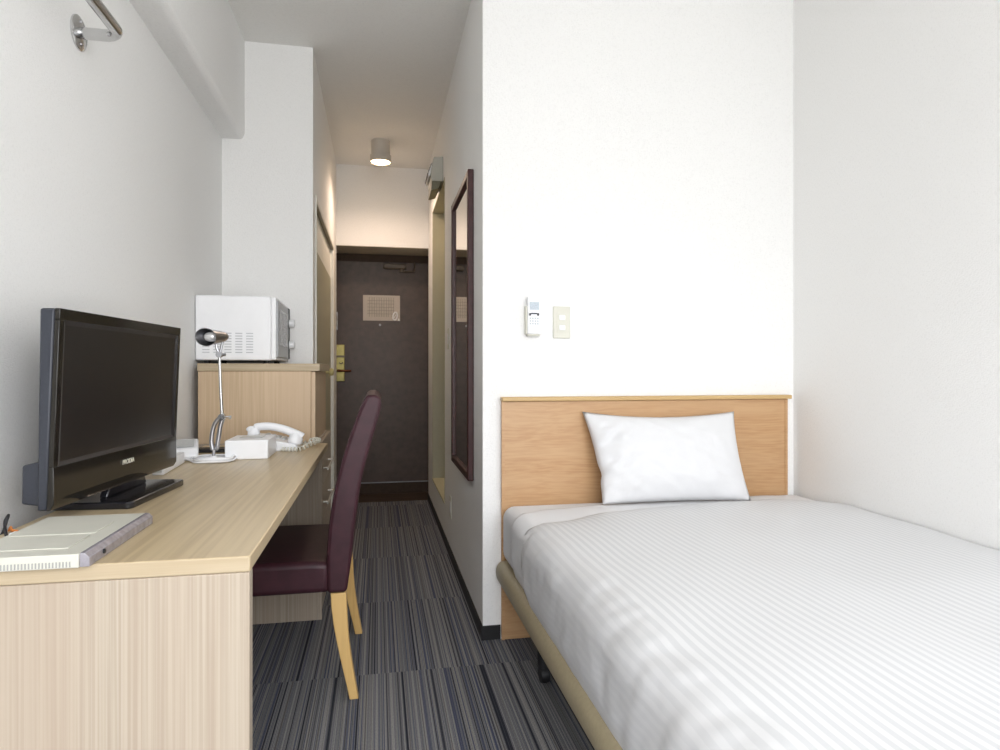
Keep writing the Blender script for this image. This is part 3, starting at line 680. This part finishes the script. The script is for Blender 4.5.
# side rail: rounded vinyl cushion
def rail_prof(cx, cz, rx, rz):
    return [(cx + rx * math.copysign(abs(math.cos(a)) ** .8, math.cos(a)), cz + rz * math.copysign(abs(math.sin(a)) ** .8, math.sin(a))) for a in [2 * PI * k / 24 for k in range(24)]]
bm = NB(); prism(bm, rail_prof(.484, .275, .040, .043), 'y', .38, 2.404); obj('side_rail', bm, M['rail'], t, t.location, bevel=.012, seg=3)
bm = NB(); prism(bm, rail_prof(1.700, .277, .042, .045), 'y', .38, 2.404); obj('side_rail', bm, M['rail'], t, t.location, bevel=.012, seg=3)
bm = NB(); box(bm, .50, 1.68, .36, .42, .235, .32); obj('foot_rail', bm, M['rail'], t, t.location, bevel=.02, seg=3)
bm = NB(); box(bm, .505, 1.68, .42, 2.405, .232, .312); obj('bed_base', bm, M['matblack'], t, t.location)
for lx in (.548, 1.62):
    for ly in (.55, 2.07):
        bm = NB(); tube(bm, [(lx, ly, .232), (lx, ly, .05)], .022, 12); lathe(bm, [(0, -.014), (.028, -.014), (.03, 0), (.028, .014), (0, .014)], dirM((lx, ly, .030), (1, 0, 0)), 20); obj('leg', bm, M['matblack'], t, t.location, smooth='auto')
# mattress
bm = NB(); box(bm, .466, 1.738, .44, 2.400, .318, .532)
o = obj('mattress', bm, M['sheet'], t, t.location, bevel=.045, seg=6)

# draped cover surfaces over the mattress
def drape(name, ya, yb, ny, lift, xl, zbot, mats, amp, thick, seed, parent=None, rim=True, puff=0):
    """closed shell: cross-section follows the mattress from low left side over the top to the right wall"""
    z_top = .532 + lift
    prof = []
    # left side from bottom up with rounded shoulder
    R = .055 + puff
    prof.append((xl + .016, zbot)); prof.append((xl + .004, zbot + .05)); prof.append((xl, zbot + .10))
    for k in range(0, 11):
        a = PI - k * (PI / 2) / 10
        prof.append((xl + R + R * math.cos(a), z_top - R * .88 + R * .88 * math.sin(a)))
    x = xl + R
    for k in range(1, 40):
        prof.append((x + (1.742 - x) * k / 39, z_top))
    P3 = smooth_path([Vector((p[0], 0, p[1])) for p in prof], 3)
    # equal arc-length resample
    d = [0]
    for a, b in zip(P3, P3[1:]): d.append(d[-1] + (b - a).length)
    nu = 150; res = []; j = 0
    for i in range(nu + 1):
        s = d[-1] * i / nu
        while j < len(d) - 2 and d[j + 1] < s: j += 1
        f = (s - d[j]) / max(1e-9, d[j + 1] - d[j]); res.append((P3[j].lerp(P3[j + 1], f), s))
    bm = NB(); uvl = bm.loops.layers.uv.new('UVMap')
    grid = []; uvs = {}
    for iy in range(ny + 1):
        v = iy / ny; row = []
        for i, (p, s) in enumerate(res):
            pn = res[min(i + 1, nu)][0] - res[max(i - 1, 0)][0]; nrm = Vector((-pn.z, 0, pn.x)).normalized()
            ye = yb[-1][1]
            for (sa, ya_), (sb, yb_) in zip(yb, yb[1:]):
                if s <= sb:
                    f = (s - sa) / (sb - sa); f = f * f * (3 - 2 * f) * .5 + f * .5; ye = ya_ + (yb_ - ya_) * f; break
            y = ya + (ye - ya) * v
            side = 1 - min(1, max(0, (s - .20) / .10))          # 1 on the hanging side
            top = 1 - side
            q = Vector((p.x * 2.2, y * 2.2, seed))
            h = amp * .55 * noise.noise(q) * top + amp * .5 * noise.noise(Vector((p.x * 5, y * 4, seed + 3))) * top
            # crease folds radiating down the side
            w = noise.noise(Vector((y * 9 + p.z * 5, p.z * 4 + s * 3, seed + 7)))
            h += amp * .55 * w * side * min(1, s / .05)
            h += amp * .5 * (1 - abs(noise.noise(Vector((y * 13 + s * 16, s * 5 - y * 2, seed + 5)))) * 3) * side * min(1, s / .05) * .6
            h += amp * .5 * noise.noise(Vector((y * 26 + s * 14, s * 14, seed + 9))) * side * min(1, s / .05)
            # soft pleats running across near the shoulder
            # right edge sinks a little at the wall
            if p.x > 1.5 and p.z > .4: h -= .020 * ((p.x - 1.5) / .24) ** 2
            h += puff * .35 * math.sin(PI * min(1, max(0, (s - .2) / .6))) * min(1, (1 - v) / .14)
            h -= (.011 * max(0, 1 - (1 - v) / .07) ** 1.5 if lift > .01 else 0)
            q = p + nrm * h
            vert = bm.verts.new((min(q.x, 1.747), y + .012 * noise.noise(Vector((s * 3, 1, seed))) * (1 if iy in (0, ny) else 1), q.z)); row.append(vert); uvs[vert] = (s, y)
        grid.append(row)
    for a, b in zip(grid, grid[1:]):
        for i in range(nu):
            f = bm.faces.new((a[i], a[i + 1], b[i + 1], b[i]))
            for lp in f.loops: lp[uvl].uv = uvs[lp.vert]
    o = obj(name, bm, mats, parent, smooth=True, flip=True)
    me = o.data
    if me.polygons[len(me.polygons) // 2].normal.z < 0: me.flip_normals()
    sd = o.modifiers.new('s', 'SOLIDIFY'); sd.thickness = thick; sd.offset = -1 if True else 1
    if rim:
        bm = NB(); tube(bm, [v.co + Vector((0, 0, 0)) for v in []] or [Vector(c) for c in rimpts(grid_co)], .004, 8) if False else bm.free()
    return o, res

o, _ = drape('bed_sheet', 1.90, ((0, 2.185), (.2, 2.19), (.34, 2.26), (.8, 2.33), (1.6, 2.34)), 24, .004, .464, .318, M['sheet'], .006, .003, 2.2, rim=False)
tag(o, 'white flat sheet edge showing between the pillow and the striped duvet', 'sheet')
row = [o.data.vertices[24 * 151 + i].co + Vector((0, .001, .0)) for i in range(151)]
bm = NB(); tube(bm, row[::2], .0035, 8); obj('hem_piping', bm, M['hem'], o, smooth=True)
o, _ = drape('duvet', .44, ((0, 2.02), (.19, 2.02), (.30, 2.02), (.37, 2.035), (.54, 2.12), (.77, 2.20), (1.1, 2.215), (1.6, 2.20)), 90, .014, .462, .312, M['duvet'], .012, .012, 11.3, rim=False, puff=.03)
tag(o, 'white satin striped duvet spread over the bed', 'duvet')
duv = o
# piping rim along the top end of the duvet, following its last row
me = duv.data; nu = 150
row = [me.vertices[(90) * (nu + 1) + i].co + Vector((0, .002, .001)) for i in range(nu + 1)]
bm = NB(); tube(bm, row[::2], .0065, 8); obj('hem_piping', bm, M['hem'], duv, smooth=True)

# pillow
t = thing('pillow', 'plump white pillow leaning on the headboard', 'pillow', (1.117, 2.262, .541))
pw, phh = .624, .362
bm = NB(); nu_, nv = 48, 32; F = {}
for side in (1, -1):
    for i in range(nu_ + 1):
        for j in range(nv + 1):
            a = -1 + 2 * i / nu_; b = -1 + 2 * j / nv
            edge = (i in (0, nu_) or j in (0, nv))
            if edge and side == -1: F[(i, j, -1)] = F[(i, j, 1)]; continue
            x = a * pw / 2 * (1 - .050 * (1 - b * b)); z = b * phh / 2 * (1 - .13 * (1 - a * a) * (1 if b > 0 else .35))
            x = x * (1 + .03 * b) - .014 * b
            th_ = .072 * ((1 - abs(a) ** 2.6) * (1 - abs(b) ** 2.4)) ** .55
            wr = .008 * noise.noise(Vector((a * 2.4, b * 2.6, 3 * side))) + .007 * (1 - abs(a)) ** .2 * noise.noise(Vector((a * 7 + b * 5, b * 3 - a * 2, 5)))
            if a < -.45: wr += .035 * noise.noise(Vector((a * 8 - b * 6, b * 5, 8))) * (-.45 - a) / .55
            if a < -.7 and side == 1: x += .010 * math.exp(-((b + .35) / .12) ** 2) * (-.7 - a) / .3
            yv = -side * (th_ + (wr * min(1, (1 - abs(a)) * 5) * min(1, (1 - abs(b)) * 5)))
            if side == -1: yv *= .55
            F[(i, j, side)] = bm.verts.new((x, yv, z + phh / 2))
    for i in range(nu_):
        for j in range(nv):
            q = [F[(i, j, side)], F[(i + 1, j, side)], F[(i + 1, j + 1, side)], F[(i, j + 1, side)]]
            if side == -1: q = q[::-1]
            bm.faces.new(q)
p_ = obj('pillowcase', bm, M['pillow'], t, smooth=True)
p_.rotation_euler = (math.radians(-19), math.radians(.5), 0)
t.rotation_euler = (0, 0, math.radians(-1.5))

# ------------------------------------------------------------------ light
w = bpy.data.worlds.new('daylight'); scn.world = w; w.use_nodes = True
nt = w.node_tree; bg = nt.nodes['Background']
# overcast sky: bright overhead, dimmer ground
tc = nt.nodes.new('ShaderNodeTexCoord'); sx = nt.nodes.new('ShaderNodeSeparateXYZ'); nt.links.new(tc.outputs['Generated'], sx.inputs[0])
ma = nt.nodes.new('ShaderNodeMath'); ma.operation = 'MULTIPLY_ADD'; ma.inputs[1].default_value = .5; ma.inputs[2].default_value = .5; nt.links.new(sx.outputs['Z'], ma.inputs[0])
rp = nt.nodes.new('ShaderNodeValToRGB'); e = rp.color_ramp.elements
e[0].position = .40; e[0].color = (.46, .46, .46, 1); e[1].position = .68; e[1].color = (.92, .95, 1.0, 1)
x = e.new(.50); x.color = (.46, .455, .45, 1)
nt.links.new(ma.outputs[0], rp.inputs[0]); nt.links.new(rp.outputs[0], bg.inputs[0])
bg.inputs[1].default_value = 9.5
ld = bpy.data.lights.new('window_portal', 'AREA'); ld.shape = 'RECTANGLE'; ld.size = WX1 - WX0; ld.size_y = WZ1 - WZ0; ld.cycles.is_portal = True
lo = bpy.data.objects.new('window_portal', ld); COL.objects.link(lo); lo.location = ((WX0 + WX1) / 2, YB - .02, (WZ0 + WZ1) / 2); lo.rotation_euler = (PI / 2, 0, 0)
# area lights point along -Z; aim into the room (+Y)
lo.rotation_euler = (PI / 2, 0, PI) if False else (-PI / 2 + PI, 0, 0)
ld2 = bpy.data.lights.new('corridor_bulb', 'SPOT'); ld2.energy = 20; ld2.spot_size = math.radians(168); ld2.spot_blend = .9; ld2.color = (1, .76, .60); ld2.shadow_soft_size = .05
lo2 = bpy.data.objects.new('corridor_bulb', ld2); COL.objects.link(lo2); lo2.location = (.018, 4.58, ZC - .215)

# ------------------------------------------------------------------ camera
cam = bpy.data.cameras.new('camera'); co = bpy.data.objects.new('camera', cam); COL.objects.link(co)
cam.sensor_width = 36; cam.lens = 635 / 1000 * 36; cam.shift_y = -.005; cam.clip_start = .02
co.location = (0, 0, 1.05); co.rotation_euler = (PI / 2, 0, -math.atan(122 / 635))
scn.camera = co
scn.view_settings.view_transform = 'Standard'; scn.view_settings.look = 'None'; scn.view_settings.gamma = 1
scn.view_settings.use_curve_mapping = False
scn.view_settings.exposure = 0.0
